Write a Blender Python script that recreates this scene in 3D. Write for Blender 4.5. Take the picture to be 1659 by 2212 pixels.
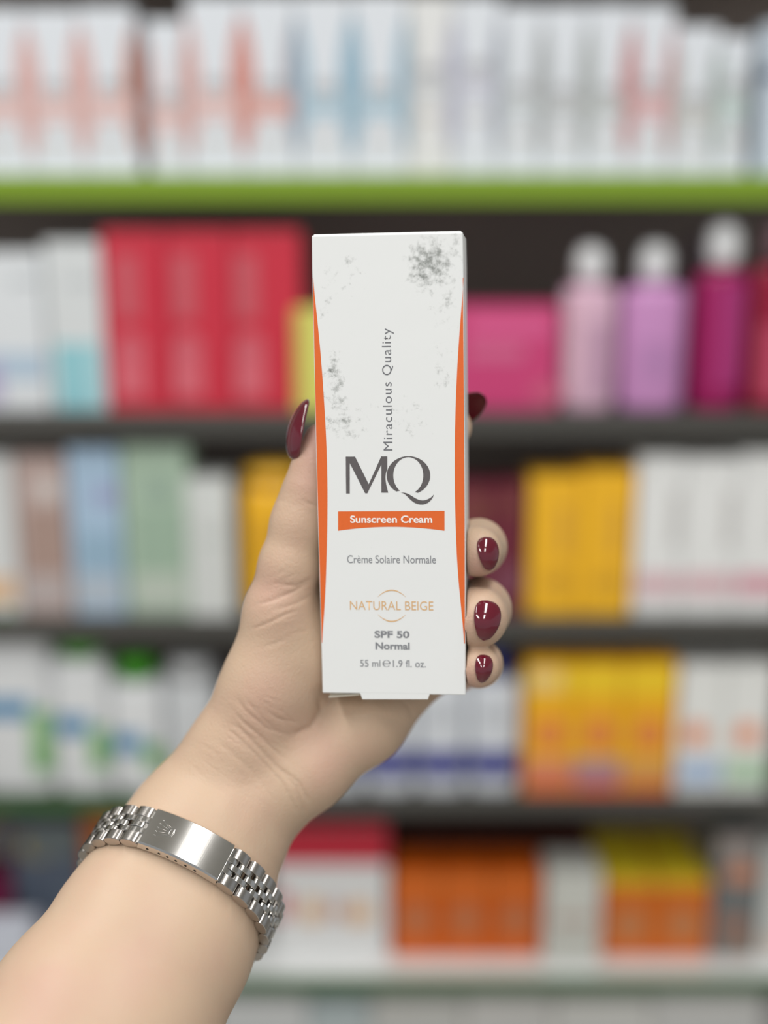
import bpy, bmesh, math, random
import numpy as np
from mathutils import Vector, Matrix

for o in list(bpy.data.objects):
    bpy.data.objects.remove(o, do_unlink=True)
random.seed(7)
scene = bpy.context.scene
COL = scene.collection

# ------------------------------------------------------------------ camera
FPX, CX, CY = 2600.0, 829.5, 1106.0          # focal length and centre in photo pixels
PITCH = math.radians(13.8)
CAM_Z = 1.45
cam_data = bpy.data.cameras.new('camera')
cam = bpy.data.objects.new('camera', cam_data)
COL.objects.link(cam)
cam_data.sensor_fit = 'VERTICAL'
cam_data.sensor_height = 36.0
cam_data.lens = 36.0 * FPX / 2212.0
cam_data.clip_start = 0.01
cam_data.clip_end = 50
cam_data.dof.use_dof = True
cam_data.dof.focus_distance = 0.339
cam_data.dof.aperture_fstop = 3.0
cam.location = (0, 0, CAM_Z)
cam.rotation_euler = (math.pi / 2 - PITCH, 0, 0)
scene.camera = cam
CAM_M = Matrix.Translation((0, 0, CAM_Z)) @ Matrix.Rotation(math.pi / 2 - PITCH, 4, 'X')

# ------------------------------------------------------------------ world and lights
world = bpy.data.worlds.new('world')
scene.world = world
world.use_nodes = True
bg = world.node_tree.nodes['Background']
bg.inputs[0].default_value = (0.93, 0.97, 1.0, 1)
bg.inputs[1].default_value = 0.74

def area_light(name, loc, target, sx, sy, watts, col=(1, 1, 1)):
    d = bpy.data.lights.new(name, 'AREA')
    d.shape = 'RECTANGLE'
    d.size, d.size_y, d.energy, d.color = sx, sy, watts, col
    o = bpy.data.objects.new(name, d)
    COL.objects.link(o)
    o.location = loc
    o.rotation_euler = (Vector(target) - Vector(loc)).to_track_quat('-Z', 'Y').to_euler()
    return o

area_light('ceiling_light', (0.47, -0.15, 2.75), (0.47, -0.15, 0), 0.2, 1.5, 27, (1, 0.985, 0.96))
area_light('ceiling_light', (-0.8, -0.15, 2.75), (-0.8, -0.15, 0), 0.2, 1.5, 36, (1, 0.985, 0.96))
area_light('ceiling_light', (0.47, -2.1, 2.75), (0.47, -2.1, 0), 0.2, 1.5, 34, (1, 0.985, 0.96))
area_light('ceiling_light', (-0.8, -2.1, 2.75), (-0.8, -2.1, 0), 0.2, 1.5, 34, (1, 0.985, 0.96))

scene.view_settings.view_transform = 'Standard'
scene.view_settings.look = 'None'
scene.view_settings.gamma = 1.0
scene.view_settings.use_curve_mapping = False
scene.view_settings.exposure = -0.79

# ------------------------------------------------------------------ helpers
def tag(o, label=None, cat=None, group=None, kind=None):
    if label: o['label'] = label
    if cat: o['category'] = cat
    if group: o['group'] = group
    if kind: o['kind'] = kind
    return o

def lin(r, g, b):
    def f(c):
        c /= 255.0
        return c / 12.92 if c <= 0.04045 else ((c + 0.055) / 1.055) ** 2.4
    return (f(r), f(g), f(b), 1)

_mats = {}
def mat(name, rgb, rough=0.5, metal=0.0, coat=0.0, var=0.03, spec=0.5, trans=0.0, scale=60):
    """Principled material with a faint procedural unevenness."""
    if name in _mats: return _mats[name]
    m = bpy.data.materials.new(name)
    m.use_nodes = True
    nt = m.node_tree
    b = nt.nodes['Principled BSDF']
    tc = nt.nodes.new('ShaderNodeTexCoord')
    n = nt.nodes.new('ShaderNodeTexNoise'); n.inputs['Scale'].default_value = scale
    n.inputs['Detail'].default_value = 4
    nt.links.new(tc.outputs['Object'], n.inputs['Vector'])
    r = nt.nodes.new('ShaderNodeMapRange')
    r.inputs['To Min'].default_value = 1 - var; r.inputs['To Max'].default_value = 1 + var
    nt.links.new(n.outputs['Fac'], r.inputs['Value'])
    mul = nt.nodes.new('ShaderNodeVectorMath'); mul.operation = 'SCALE'
    mul.inputs[0].default_value = lin(*rgb)[:3]
    nt.links.new(r.outputs['Result'], mul.inputs['Scale'])
    nt.links.new(mul.outputs['Vector'], b.inputs['Base Color'])
    b.inputs['Roughness'].default_value = rough
    b.inputs['Metallic'].default_value = metal
    b.inputs['Coat Weight'].default_value = coat
    b.inputs['Specular IOR Level'].default_value = spec
    b.inputs['Transmission Weight'].default_value = trans
    _mats[name] = m
    return m

def C(r, g, b, rough=0.45):
    return mat('card_%d_%d_%d_%d' % (r, g, b, int(rough * 100)), (r, g, b), rough)

def mesh_obj(name, verts, faces, material, parent=None, smooth=False):
    me = bpy.data.meshes.new(name)
    me.from_pydata([tuple(v) for v in verts], [], [tuple(f) for f in faces])
    if material: me.materials.append(material)
    me.validate()
    if smooth:
        me.polygons.foreach_set('use_smooth', [True] * len(me.polygons))
    me.update()
    o = bpy.data.objects.new(name, me)
    COL.objects.link(o)
    if parent: o.parent = parent
    return o

def bm_obj(name, bm, material, parent=None, smooth=False):
    me = bpy.data.meshes.new(name)
    bm.to_mesh(me); bm.free()
    if material: me.materials.append(material)
    if smooth:
        me.polygons.foreach_set('use_smooth', [True] * len(me.polygons))
    o = bpy.data.objects.new(name, me)
    COL.objects.link(o)
    if parent: o.parent = parent
    return o

def box_bm(x0, x1, y0, y1, z0, z1, bevel=0.0, seg=2):
    bm = bmesh.new()
    vs = [bm.verts.new(p) for p in ((x0,y0,z0),(x1,y0,z0),(x1,y1,z0),(x0,y1,z0),(x0,y0,z1),(x1,y0,z1),(x1,y1,z1),(x0,y1,z1))]
    for f in ((0,3,2,1),(4,5,6,7),(0,1,5,4),(1,2,6,5),(2,3,7,6),(3,0,4,7)):
        bm.faces.new([vs[i] for i in f])
    if bevel:
        bmesh.ops.bevel(bm, geom=bm.edges[:], offset=bevel, segments=seg, affect='EDGES', profile=0.6)
    return bm

def empty(name, loc):
    o = bpy.data.objects.new(name, None)
    COL.objects.link(o)
    o.location = loc
    o.empty_display_size = 0.02
    return o

def flat_poly(name, pts, y, material, parent, thick=0.0003):
    """Thin printed patch in the x-z plane of a front face at y (facing -y)."""
    n = len(pts)
    v = [(p[0], y - thick, p[1]) for p in pts] + [(p[0], y + thick, p[1]) for p in pts]
    a = sum(pts[i][0] * pts[(i+1) % n][1] - pts[(i+1) % n][0] * pts[i][1] for i in range(n))
    idx = list(range(n)) if a > 0 else list(range(n))[::-1]
    f = [idx, [i + n for i in idx[::-1]]]
    for i in range(n):
        p, q = idx[i], idx[(i+1) % n]
        f.append((q, p, p + n, q + n))
    return mesh_obj(name, v, f, material, parent)

def ellipse_pts(cx, cz, rx, rz, n=24):
    return [(cx + rx * math.cos(2*math.pi*i/n), cz + rz * math.sin(2*math.pi*i/n)) for i in range(n)]

def lathe(name, prof, material, parent=None, n=28, sx=1.0, sy=1.0, loc=(0, 0, 0), power=2.0):
    """Turned solid from (radius, z) pairs; power > 2 squares the section off."""
    v, f = [], []
    for r, z in prof:
        for i in range(n):
            a = 2 * math.pi * i / n
            c, s = math.cos(a), math.sin(a)
            k = (abs(c)**power + abs(s)**power) ** (-1.0/power)
            v.append((loc[0] + r*k*c*sx, loc[1] + r*k*s*sy, loc[2] + z))
    for j in range(len(prof)-1):
        for i in range(n):
            f.append((j*n+i, j*n+(i+1) % n, (j+1)*n+(i+1) % n, (j+1)*n+i))
    f.append(list(range(n))[::-1]); f.append([(len(prof)-1)*n+i for i in range(n)])
    return mesh_obj(name, v, f, material, parent, smooth=True)

# photo pixel -> world
RC = CAM_M.to_3x3()
def ray_w(px, py):
    return RC @ Vector(((px - CX)/FPX, -(py - CY)/FPX, -1.0))
def at_plane(px, py, Y):
    d = ray_w(px, py)
    return d * (Y / d.y) + Vector((0, 0, CAM_Z))
def cam_mm(p):                      # camera space mm (x right, y up, z away) -> world metres
    return CAM_M @ Vector((p[0]/1000.0, p[1]/1000.0, -p[2]/1000.0))

# ------------------------------------------------------------------ the setting
YF = 0.97                            # front plane of the shelving
def row_z(py, Y=YF): return at_plane(CX, py, Y).z
Z1, Z2, Z3, Z4 = row_z(376), row_z(890), row_z(1334), row_z(1722)
Z5 = row_z(2108)
Z6 = Z5 - 0.175
Z0 = Z1 + 0.185
XL, XR = -0.8, 0.8
floor = bm_obj('floor', box_bm(-4, 4, -4, 4, -0.05, 0.0), mat('floor_tile', (176, 170, 160), 0.35))
tag(floor, 'pale grey polished shop floor', 'floor', kind='structure')
ceil = bm_obj('ceiling', box_bm(-4, 4, -4, 4, 2.8, 2.85), mat('white_ceiling', (228, 228, 224), 0.8))
tag(ceil, 'plain white shop ceiling', 'ceiling', kind='structure')
wallb = bm_obj('wall_back', box_bm(-4, 4, YF + 0.30, YF + 0.38, 0, 2.8), mat('grey_wall', (190, 190, 186), 0.8))
tag(wallb, 'plain grey wall behind the shelving', 'wall', kind='structure')
unit = empty('shelving_unit', (0, YF + 0.18, 0))
tag(unit, 'charcoal shop shelving unit with lime green edge strips', 'shelf')
unit_off = Vector((0, YF + 0.18, 0))
def ubox(name, x0, x1, y0, y1, z0, z1, m, bev=0.0015):
    bm = box_bm(x0, x1, y0, y1, z0, z1, bev)
    bmesh.ops.translate(bm, verts=bm.verts[:], vec=-unit_off)
    return bm_obj(name, bm, m, unit)
dark = mat('charcoal_panel', (165, 151, 143), 0.6)
black = mat('dark_board', (74, 73, 69), 0.5)
white_board = mat('white_board', (225, 228, 228), 0.25)
lime = mat('lime_strip', (126, 158, 32), 0.4)
green_dk = mat('deep_green_strip', (46, 92, 40), 0.4)
ubox('back_panel', XL, XR, YF + 0.25, YF + 0.27, 0.0, 2.0, dark)
for x in (XL - 0.02, XR):
    ubox('side_panel', x, x + 0.02, YF, YF + 0.27, 0.0, 2.0, dark)
TH = 0.018
for z, bm_ in ((Z0, dark), (Z1, white_board), (Z2, black), (Z3, black), (Z4, black), (Z5, white_board), (Z6, white_board), (Z6 - 0.18, dark)):
    ubox('shelf_board', XL, XR, YF, YF + 0.25, z - TH, z, bm_)
def strip(z, m, x0=XL, x1=XR, h=0.02):
    ubox('edge_strip', x0, x1, YF - 0.006, YF - 0.0004, z - h, z, m)
strip(Z1, lime, h=0.0215); strip(Z0, lime, h=0.02)
strip(Z4, green_dk, XL, at_plane(480, 1700, YF).x, 0.012)
strip(Z4, black, at_plane(480, 1700, YF).x + 0.002, XR, 0.014)
strip(Z2, black, h=0.02); strip(Z3, black, h=0.02)
strip(Z5, green_dk, h=0.013); strip(Z6, green_dk, h=0.013)

# ------------------------------------------------------------------ shelf goods
class Box:
    """A folding carton standing on a shelf; px rectangle measured on its front plane."""
    def __init__(s, name, x0, x1, ytop, z, col, label, cat='carton', group=None, dy=0.006, depth=0.045, flap=None, rough=0.42):
        Y = YF + dy
        s.Y, s.z = Y, z
        d = ray_w(CX, CY)
        # height from the pixel row of the top, width at mid height
        ztop = at_plane((x0+x1)/2, ytop, Y).z
        ymid = s.py_of((z + ztop)/2, Y)
        X0, X1 = at_plane(x0, ymid, Y).x, at_plane(x1, ymid, Y).x
        g = 0.0004
        s.w, s.h, s.d = X1 - X0 - 2*g, ztop - z, depth
        s.cx = (X0 + X1)/2
        s.o = empty(name, (s.cx, Y + depth/2, z))
        tag(s.o, label, cat, group)
        m = col if not isinstance(col, tuple) else C(*col, rough)
        s.mat = m
        s.k = 0.0002
        bm = box_bm(-s.w/2, s.w/2, -depth/2, depth/2, 0, s.h - 0.0006, 0.0011)
        bm_obj('body', bm, m, s.o)
        bm = box_bm(-s.w/2 + 0.0012, s.w/2 - 0.0012, -depth/2 + 0.0006, depth/2 - 0.0012, s.h - 0.0008, s.h, 0.0003, 1)
        bm_obj('top_flap', bm, flap or m, s.o)
    @staticmethod
    def py_of(z, Y):
        p = CAM_M.inverted() @ Vector((0, Y, z))
        return CY - FPX * p.y / -p.z
    def uv(s, px, py):
        p = at_plane(px, py, s.Y)
        return (p.x - s.cx, p.z - s.z)
    def clampx(s, x): return max(-s.w/2, min(s.w/2, x))
    def rect(s, x0, x1, y0, y1, col, name='printed_band', top=False):
        ym = (y0 + y1)/2
        s.k += 0.00012
        a, b = s.clampx(s.uv(x0, ym)[0]), s.clampx(s.uv(x1, ym)[0])
        z0, z1 = max(0.0005, s.uv(x0, y1)[1]), min(s.h - 0.0012, s.uv(x0, y0)[1])
        return flat_poly(name, [(a, z0), (b, z0), (b, z1), (a, z1)], -s.d/2, C(*col) if isinstance(col, tuple) else col, s.o, s.k)
    def dot(s, px, py, rx, ry, col, name='printed_dot'):
        u = s.uv(px, py)
        s.k += 0.00012
        k = s.Y / FPX * 1.05
        return flat_poly(name, ellipse_pts(u[0], u[1], rx*k, ry*k), -s.d/2, C(*col), s.o, s.k)

def bottle(name, x0, x1, ysh, ytop, z, col, capcol, label, cat='bottle', group=None, dy=0.006, capr=0.3, round_cap=True, power=2.6, neck=0.25, capm=None):
    """Bottle with shoulders: body to pixel row ysh, cap up to ytop."""
    Y = YF + dy
    cxp = (x0+x1)/2
    zs, zt = at_plane(cxp, ysh, Y).z - z, at_plane(cxp, ytop, Y).z - z
    X0, X1 = at_plane(x0, (ysh+Box.py_of(z, Y))/2, Y).x, at_plane(x1, (ysh+Box.py_of(z, Y))/2, Y).x
    w = X1 - X0; r = w/2 - 0.0005
    o = empty(name, ((X0+X1)/2, Y + r*0.72, z))
    tag(o, label, cat, group)
    sh = 0.16 * w
    prof = [(r*0.9, 0), (r*0.98, 0.0015), (r, 0.005), (r, zs - sh), (r*0.97, zs - sh*0.55), (r*0.8, zs - sh*0.18), (r*neck*1.6, zs), (r*neck, zs + 0.001), (r*neck, zs + (zt-zs)*0.3)]
    m = col if not isinstance(col, tuple) else C(*col, 0.25)
    lathe('body', prof, m, o, sy=0.72, power=power)
    cr = capr * w; ch = zt - zs
    c0 = zs + ch*0.06
    if round_cap:
        cp = [(cr*0.6, c0), (cr*0.92, c0 + ch*0.12), (cr, c0 + ch*0.35), (cr*0.98, c0 + ch*0.6), (cr*0.8, c0 + ch*0.82), (cr*0.4, zt - ch*0.02), (cr*0.05, zt)]
    else:
        cp = [(cr, c0), (cr, zt - 0.003), (cr*0.95, zt - 0.0008), (cr*0.85, zt)]
    lathe('cap', cp, capm or C(*capcol, 0.3), o)
    lift = [0.0003]
    def band(xa, xb, ya, yb, c, nm='label_band'):
        """Printed band wrapped on the front of the body."""
        za, zb = at_plane(cxp, yb, Y).z - z, at_plane(cxp, ya, Y).z - z
        ua = max(-0.97, min(0.97, (at_plane(xa, (ya+yb)/2, Y).x - (X0+X1)/2)/r)); ub = max(-0.97, min(0.97, (at_plane(xb, (ya+yb)/2, Y).x - (X0+X1)/2)/r))
        lift[0] += 0.0003
        n = 10; v, f = [], []
        for i in range(n+1):
            u = ua + (ub-ua)*i/n
            yy = -r*0.72*(max(0, 1-abs(u)**power))**(1/power)
            for zz in (za, zb):
                v.append((u*r*1.004, yy*1.01 - lift[0], zz))
        for i in range(n): f.append((2*i, 2*i+2, 2*i+3, 2*i+1))
        return mesh_obj(nm, v, f, C(*c, 0.3), o, True)
    o_band = band
    return o, band

# ------------------------------------------------------------------ top shelf: white cartons with curved coloured sides
WHITE = (226, 231, 238)
logo_grey = C(150, 152, 156)
def sister_carton(x0, x1, ytop, accent, band_y, label, right=None, body=WHITE, yb=(0, 0), dy=0.006):
    """White carton of the same make: tapering stripes on both sides, a banner and a foil mark."""
    b = Box('white_carton', x0, x1, ytop, Z1, body, label, 'carton', 'white cartons on the top shelf', dy=dy, depth=0.036)
    am = C(*accent); rm = C(*(right or accent))
    zt, zb = b.h*0.91, b.h*0.10
    for s, m in ((-1, am), (1, rm)):
        pts = [(s*b.w/2*0.995, zt)]
        n = 12
        inner = []
        for i in range(n+1):
            t = i/n
            inner.append((s*(b.w/2 - b.w*0.23*math.sin(math.pi*t)**0.7), zt + (zb-zt)*t))
        pts = inner + [(s*b.w/2*0.995, zb)] if False else inner
        poly = inner[:1] + inner[1:-1] + inner[-1:]
        poly = [(s*(b.w/2 - 0.0002), zt)] + inner[1:-1] + [(s*(b.w/2 - 0.0002), zb)]
        flat_poly('side_stripe', poly, -b.d/2, m, b.o, 0.0003)
    y0, y1 = band_y
    b.rect(x0 + 8, x1 - 8, y0, y1, tuple(int(0.72*v + 0.28*230) for v in accent), 'banner')
    # foil mark and shade name above and below the banner
    mid = (x0+x1)/2
    b.rect(mid - 26, mid + 4, y0 - 34, y0 - 10, (186, 188, 192), 'logo_letter')
    b.dot(mid + 14, y0 - 22, 15, 13, (188, 188, 190), 'logo_letter')
    b.rect(mid - 26, mid + 26, y1 + 40, y1 + 47, (206, 196, 184), 'lettering')
    return b
RED, SAL, BLU, GRY, LIL = (218, 146, 134), (224, 178, 172), (156, 190, 210), (186, 189, 194), (194, 196, 212)
row1 = [
    (-52, 62, 20, SAL, (212, 262), 'white carton with salmon banner, leftmost on the top shelf, cut by frame', None),
    (63, 175, 20, SAL, (212, 262), 'white carton with salmon banner, second from the left on top shelf', None),
    (176, 296, 15, SAL, (208, 260), 'white carton with salmon banner, third from left on top shelf', (196, 120, 92)),
    (318, 404, 44, SAL, (232, 280), 'shorter white carton with low salmon banner on the top shelf', (214, 176, 172)),
    (405, 524, -6, SAL, (206, 256), 'tall white carton with salmon banner beside the shorter one', RED),
    (525, 640, -8, RED, (208, 254), 'tall white carton with red left stripe next to blue-striped ones', (170, 166, 176)),
    (641, 760, -10, BLU, (212, 254), 'white carton with blue banner, left one of two on top shelf', None),
    (761, 880, -12, BLU, (212, 254), 'white carton with blue banner, right one of two on top shelf', None),
    (881, 978, -8, (196, 200, 204), (175, 208), 'cream white carton with pale grey banner right of the blue pair', LIL),
    (979, 1078, -6, LIL, (165, 208), 'white carton with lilac banner on the top shelf', (176, 180, 196)),
    (1079, 1170, 14, (196, 204, 208), (214, 252), 'white carton with pale grey stripes, first right of the lilac one', (178, 182, 184)),
    (1171, 1265, 14, (182, 186, 188), (222, 256), 'white carton with grey stripes, second right of the lilac one', None),
    (1266, 1361, 12, (182, 188, 186), (222, 254), 'white carton grey on its left and dull red on its right', (196, 134, 132)),
    (1362, 1452, 14, (214, 158, 160), (206, 256), 'white carton with rose banner and stripes at right of top shelf', None),
    (1453, 1550, 58, (192, 192, 188), (236, 276), 'lower white carton with pale grey banner near the right end', (168, 176, 172)),
    (1551, 1618, 78, (188, 208, 204), (208, 256), 'narrow white carton with faint green banner ending the white row', (150, 160, 160)),
]
for x0, x1, yt, ac, by, lb, rt in row1:
    sister_carton(x0, x1, yt, ac, by, lb, rt, (230, 231, 231) if x0 == 881 else WHITE)
b = Box('pale_blue_carton', 1642, 1730, 50, Z1, (206, 218, 230), 'pale blue carton at the right end of the top shelf', group=None)
b.rect(1646, 1726, 150, 175, (120, 130, 150))

# ------------------------------------------------------------------ second shelf
b = Box('white_carton', -70, 98, 545, Z2, (226, 230, 234), 'white carton with pale blue band, far left of the second shelf')
b.rect(-70, 98, 762, 822, (184, 204, 222)); b.rect(-70, 4, 780, 870, (182, 172, 206), 'printed_patch')
b.rect(20, 80, 600, 612, (190, 196, 200), 'lettering')
b = Box('white_teal_carton', 102, 224, 522, Z2, (220, 224, 226), 'white carton with teal lower half left of the red cartons')
b.rect(122, 222, 742, 884, (150, 206, 216)); b.rect(190, 222, 742, 884, (172, 216, 224), 'printed_patch'); b.rect(140, 200, 600, 614, (200, 205, 208), 'lettering')
for i, (x0, x1) in enumerate(((226, 362), (363, 502), (503, 652))):
    b = Box('red_carton', x0, x1, 497, Z2, (208, 46, 68), ['red carton, left of three on the second shelf', 'red carton, middle of three on the second shelf', 'red carton beside the lime one, right of three on the second shelf'][i], 'carton', 'three red cartons')
    cxx = (275, 398, 532)[i]
    b.rect(cxx - 24, cxx + 24, 550, 690, (204, 92, 104), 'lettering')
    b.dot(cxx + 8, 755, 30, 34, (212, 100, 114)); b.rect(cxx - 22, cxx + 40, 780, 858, (220, 106, 120), 'printed_patch')
b = Box('lime_carton', 634, 760, 668, Z2, (222, 224, 112), 'small lime yellow carton between the red cartons and the held box', dy=-0.002, depth=0.03)
b.rect(634, 655, 672, 880, (206, 178, 92), 'printed_patch')
b = Box('pink_box', 905, 1206, 662, Z2, (208, 66, 122), 'wide low bright pink box behind the right of the held carton')
b.rect(1010, 1190, 680, 730, (222, 92, 146)); b.rect(1010, 1130, 745, 778, (214, 104, 146), 'lettering'); b.dot(1180, 850, 34, 26, (206, 92, 128))
def pump(x0, x1, ysh, ytop, col, label, cap=(236, 238, 240), **k):
    return bottle('toiletry_bottle', x0, x1, ysh, ytop, Z2, col, cap, label, 'bottle', 'bottles with round white caps', capr=k.pop('capr', 0.28), **k)
o, bd = pump(1216, 1336, 618, 530, (222, 182, 204), 'pale pink bottle with round white cap right of the pink box')
bd(1262, 1322, 700, 850, (200, 160, 186)); bd(1232, 1260, 640, 860, (230, 190, 208), 'printed_patch')
o, bd = pump(1344, 1490, 618, 526, (206, 146, 200), 'lilac bottle with round white cap on the second shelf', capr=0.24)
bd(1380, 1460, 740, 820, (190, 136, 188))
o, bd = pump(1504, 1618, 585, 480, (158, 14, 90), 'magenta bottle with round white cap', capr=0.31)
bd(1545, 1612, 610, 840, (172, 48, 118))
o, bd = pump(1626, 1740, 575, 470, (150, 22, 56), 'crimson bottle cut by the right edge of the photo', cap=(120, 90, 98), capr=0.34)
bd(1640, 1730, 700, 860, (188, 70, 98))
o, bd = bottle('toiletry_bottle', 1455, 1545, 600, 505, Z2, (120, 84, 100), (112, 100, 104), 'dim bottle with grey cap standing behind the magenta one', 'bottle', None, dy=0.075, capr=0.3)
# ------------------------------------------------------------------ third shelf
b = Box('cream_carton', -60, 36, 985, Z3, (216, 218, 218), 'white carton with peach foot at the far left of the third shelf')
b.rect(-60, 36, 1246, 1302, (226, 190, 154))
b = Box('taupe_carton', 40, 148, 985, Z3, (188, 166, 160), 'dusty pink carton with a white mark on the third shelf')
b.rect(55, 140, 1100, 1236, (172, 146, 136), 'printed_patch'); b.dot(102, 1058, 24, 26, (212, 204, 200)); b.rect(50, 146, 1242, 1312, (186, 174, 172))
b = Box('light_blue_carton', 152, 264, 968, Z3, (172, 198, 222), 'light blue carton on the third shelf')
b.rect(200, 262, 1050, 1090, (164, 172, 206), 'lettering'); b.rect(170, 262, 1150, 1236, (152, 182, 204), 'printed_patch'); b.rect(160, 262, 1240, 1312, (182, 194, 206))
b = Box('mint_carton', 268, 412, 962, Z3, (172, 194, 174), 'mint green carton right of the light blue one')
b.dot(343, 1060, 26, 24, (150, 172, 158)); b.rect(290, 400, 1100, 1230, (160, 184, 164), 'printed_patch'); b.rect(290, 400, 1240, 1315, (190, 200, 188))
b = Box('white_carton', 404, 502, 1036, Z3, (214, 217, 215), 'small plain white carton beside the amber bottle', dy=0.0)
b.rect(430, 490, 1070, 1100, (228, 232, 230), 'lettering'); b.rect(420, 500, 1160, 1168, (198, 204, 200), 'lettering')
o, bd = bottle('amber_bottle', 520, 668, 1050, 1008, Z3, (250, 190, 38), (232, 178, 46), 'amber yellow bottle partly hidden by the thumb', 'bottle', None, capr=0.46, power=3.0, neck=0.5)
bd(560, 650, 1120, 1220, (216, 160, 36))
b = Box('maroon_carton', 935, 1062, 1048, Z3, (112, 38, 56), 'dark maroon carton just right of the held box, left of two', group='maroon cartons')
b.rect(1010, 1050, 1070, 1130, (122, 66, 56), 'printed_patch')
b = Box('maroon_carton', 1063, 1136, 1046, Z3, (110, 34, 52), 'dark maroon carton touching the yellow cartons, right of two', group='maroon cartons')
b.rect(1068, 1130, 1220, 1290, (124, 66, 84), 'printed_patch'); b.dot(1105, 1090, 20, 26, (120, 62, 56))
for i, (x0, x1, yt) in enumerate(((1142, 1252, 1030), (1253, 1366, 1018))):
    b = Box('amber_carton', x0, x1, yt, Z3, (250, 190, 36), ['amber yellow carton beside the maroon ones', 'amber yellow carton beside the white ones on third shelf'][i], group='amber cartons on the third shelf')
    b.rect(x0 + 62, x0 + 92, 1090, 1200, (226, 170, 52), 'lettering'); b.dot(x0 + 62, 1255, 30, 22, (216, 162, 40))
for i, (x0, x1) in enumerate(((1372, 1472), (1473, 1588), (1589, 1700))):
    b = Box('white_pink_carton', x0, x1, (986, 990, 978)[i], Z3, (238, 239, 238), ['white carton with pink foot band next to the amber cartons', 'white carton with pink foot band, middle of three', 'white carton with deeper pink foot band at right frame edge'][i], group='white cartons with a pink band')
    b.rect(x0, x1, 1238, 1286, (222, 186, 192) if i < 2 else (220, 164, 176)); b.rect(x1 - 22, x1 - 4, 1060, 1180, (204, 202, 200), 'lettering')
# ------------------------------------------------------------------ fourth shelf
def spray(x0, x1, ysh, ytop, label, yblue, bx, zg):
    o, bd = bottle('white_green_bottle', x0, x1, ysh, ytop, Z4, (222, 224, 226), (64, 150, 30), label, 'bottle', 'white bottles with green caps', capr=0.36, round_cap=False, power=5.0, neck=0.6)
    bd(x0 + 6, bx, yblue, yblue + 44, (84, 142, 182)); bd(bx, x1 - 2, yblue + 26, zg, (142, 188, 130), 'printed_patch')
    bd(bx + 6, x1 - 10, zg - 46, zg - 8, (92, 160, 76), 'printed_leaf')
    return o
spray(-62, 112, 1352, 1312, 'largest white bottle with green cap and blue band at far left', 1508, 66, 1668)
spray(113, 236, 1428, 1392, 'white bottle with dark green cap, second of the green-capped bottles', 1545, 194, 1660)
spray(238, 352, 1476, 1428, 'white bottle with bright green cap, third of the green-capped bottles', 1582, 310, 1660)
o, bd = bottle('white_bottle', 354, 470, 1470, 1432, Z4, (206, 209, 212), (188, 190, 192), 'plain white bottle beside the forearm on the fourth shelf', 'bottle', None, capr=0.42, round_cap=False, power=3.0, neck=0.6)
for i, (x0, x1) in enumerate(((682, 788), (790, 898), (900, 1010), (1012, 1124))):
    o, bd = bottle('white_navy_bottle', x0, x1, 1475, 1420, Z4, (216, 220, 226), (40, 52, 130), ['white bottle with navy band mostly hidden behind the hand', 'white bottle with navy band just clear of the palm', 'white bottle with navy band, third from the hand', 'white bottle with navy band and cap showing beside the little finger'][i], 'bottle', 'white bottles with navy bands', capr=0.3, round_cap=False, power=4.0, neck=0.55)
    bd(x0, x1, 1622, 1676, (44, 50, 138)); bd(x0 + 26, x1 - 26, 1520, 1560, (198, 202, 208), 'lettering')
bands = [(222, 136, 104), (176, 136, 150), (220, 160, 88)]
for i, (x0, x1) in enumerate(((1132, 1238), (1239, 1345), (1346, 1456))):
    b = Box('yellow_carton', x0, x1, 1428, Z4, (248, 180, 28), ['yellow orange carton with salmon label strip, left of three', 'yellow orange carton with mauve label strip, middle of three', 'yellow orange carton with tan label strip, right of three'][i], group='yellow orange cartons on the fourth shelf')
    b.rect(x0, x1, 1440, 1500, (252, 212, 40)); b.dot((x0+x1)/2 + 2, 1586, 38, 38, (236, 150, 72)); b.dot((x0+x1)/2 + 2, 1584, 18, 18, (232, 116, 56), 'printed_sun')
    b.rect(x0, x1, 1640, 1692, bands[i]); b.rect(x0, x1, 1694, 1744, (226, 108, 40) if i != 1 else (226, 92, 36), 'printed_foot')
    if i == 0: b.rect(x0 + 6, x0 + 80, 1446, 1490, (242, 208, 130), 'lettering')
for i, (x0, x1) in enumerate(((1462, 1562), (1563, 1668))):
    b = Box('white_sun_carton', x0, x1, 1436, Z4, (236, 237, 234), ['white carton with orange dot and blue strip', 'white carton with orange dot and green strip at right edge'][i], group='white cartons with orange dots')
    cx_ = (1502, 1614)[i]
    b.dot(cx_, 1586, 32, 32, (240, 196, 170)); b.dot(cx_, 1586, 18, 20, (232, 118, 70), 'printed_sun'); b.rect(x0 + 2, x1 - 4, 1642, 1692, (176, 198, 228) if i == 0 else (182, 212, 182))
# ------------------------------------------------------------------ fifth shelf, goods set back from the edge
def back_dy(py, z=Z5):
    d = ray_w(CX, py)
    return (z - CAM_Z)/d.z*d.y - YF
D5 = back_dy(2068)
b = Box('slate_box', 30, 178, 1772, Z5, (82, 92, 108), 'slate grey box with a yellow patch left of the wrist', dy=D5 + 0.03)
b.dot(80, 1828, 40, 36, (150, 132, 70), 'printed_patch'); b.rect(60, 170, 1780, 1850, (106, 116, 118), 'printed_band')
b = Box('brown_orange_box', 180, 330, 1762, Z5, (190, 104, 40), 'orange brown box behind the left end of the bracelet', dy=D5 + 0.04)
b.rect(190, 300, 1850, 1900, (160, 80, 40))
b = Box('plum_box', -90, 26, 1900, Z5, (120, 30, 72), 'dark plum box cut by the left frame edge', dy=D5 + 0.03)
b.rect(-90, 26, 1990, 2040, (70, 40, 60))
b = Box('white_tray', -120, 70, 2008, Z5, (206, 210, 222), 'low white tray in the lower left beside the forearm', 'tray', dy=0.004, depth=0.03)
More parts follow.
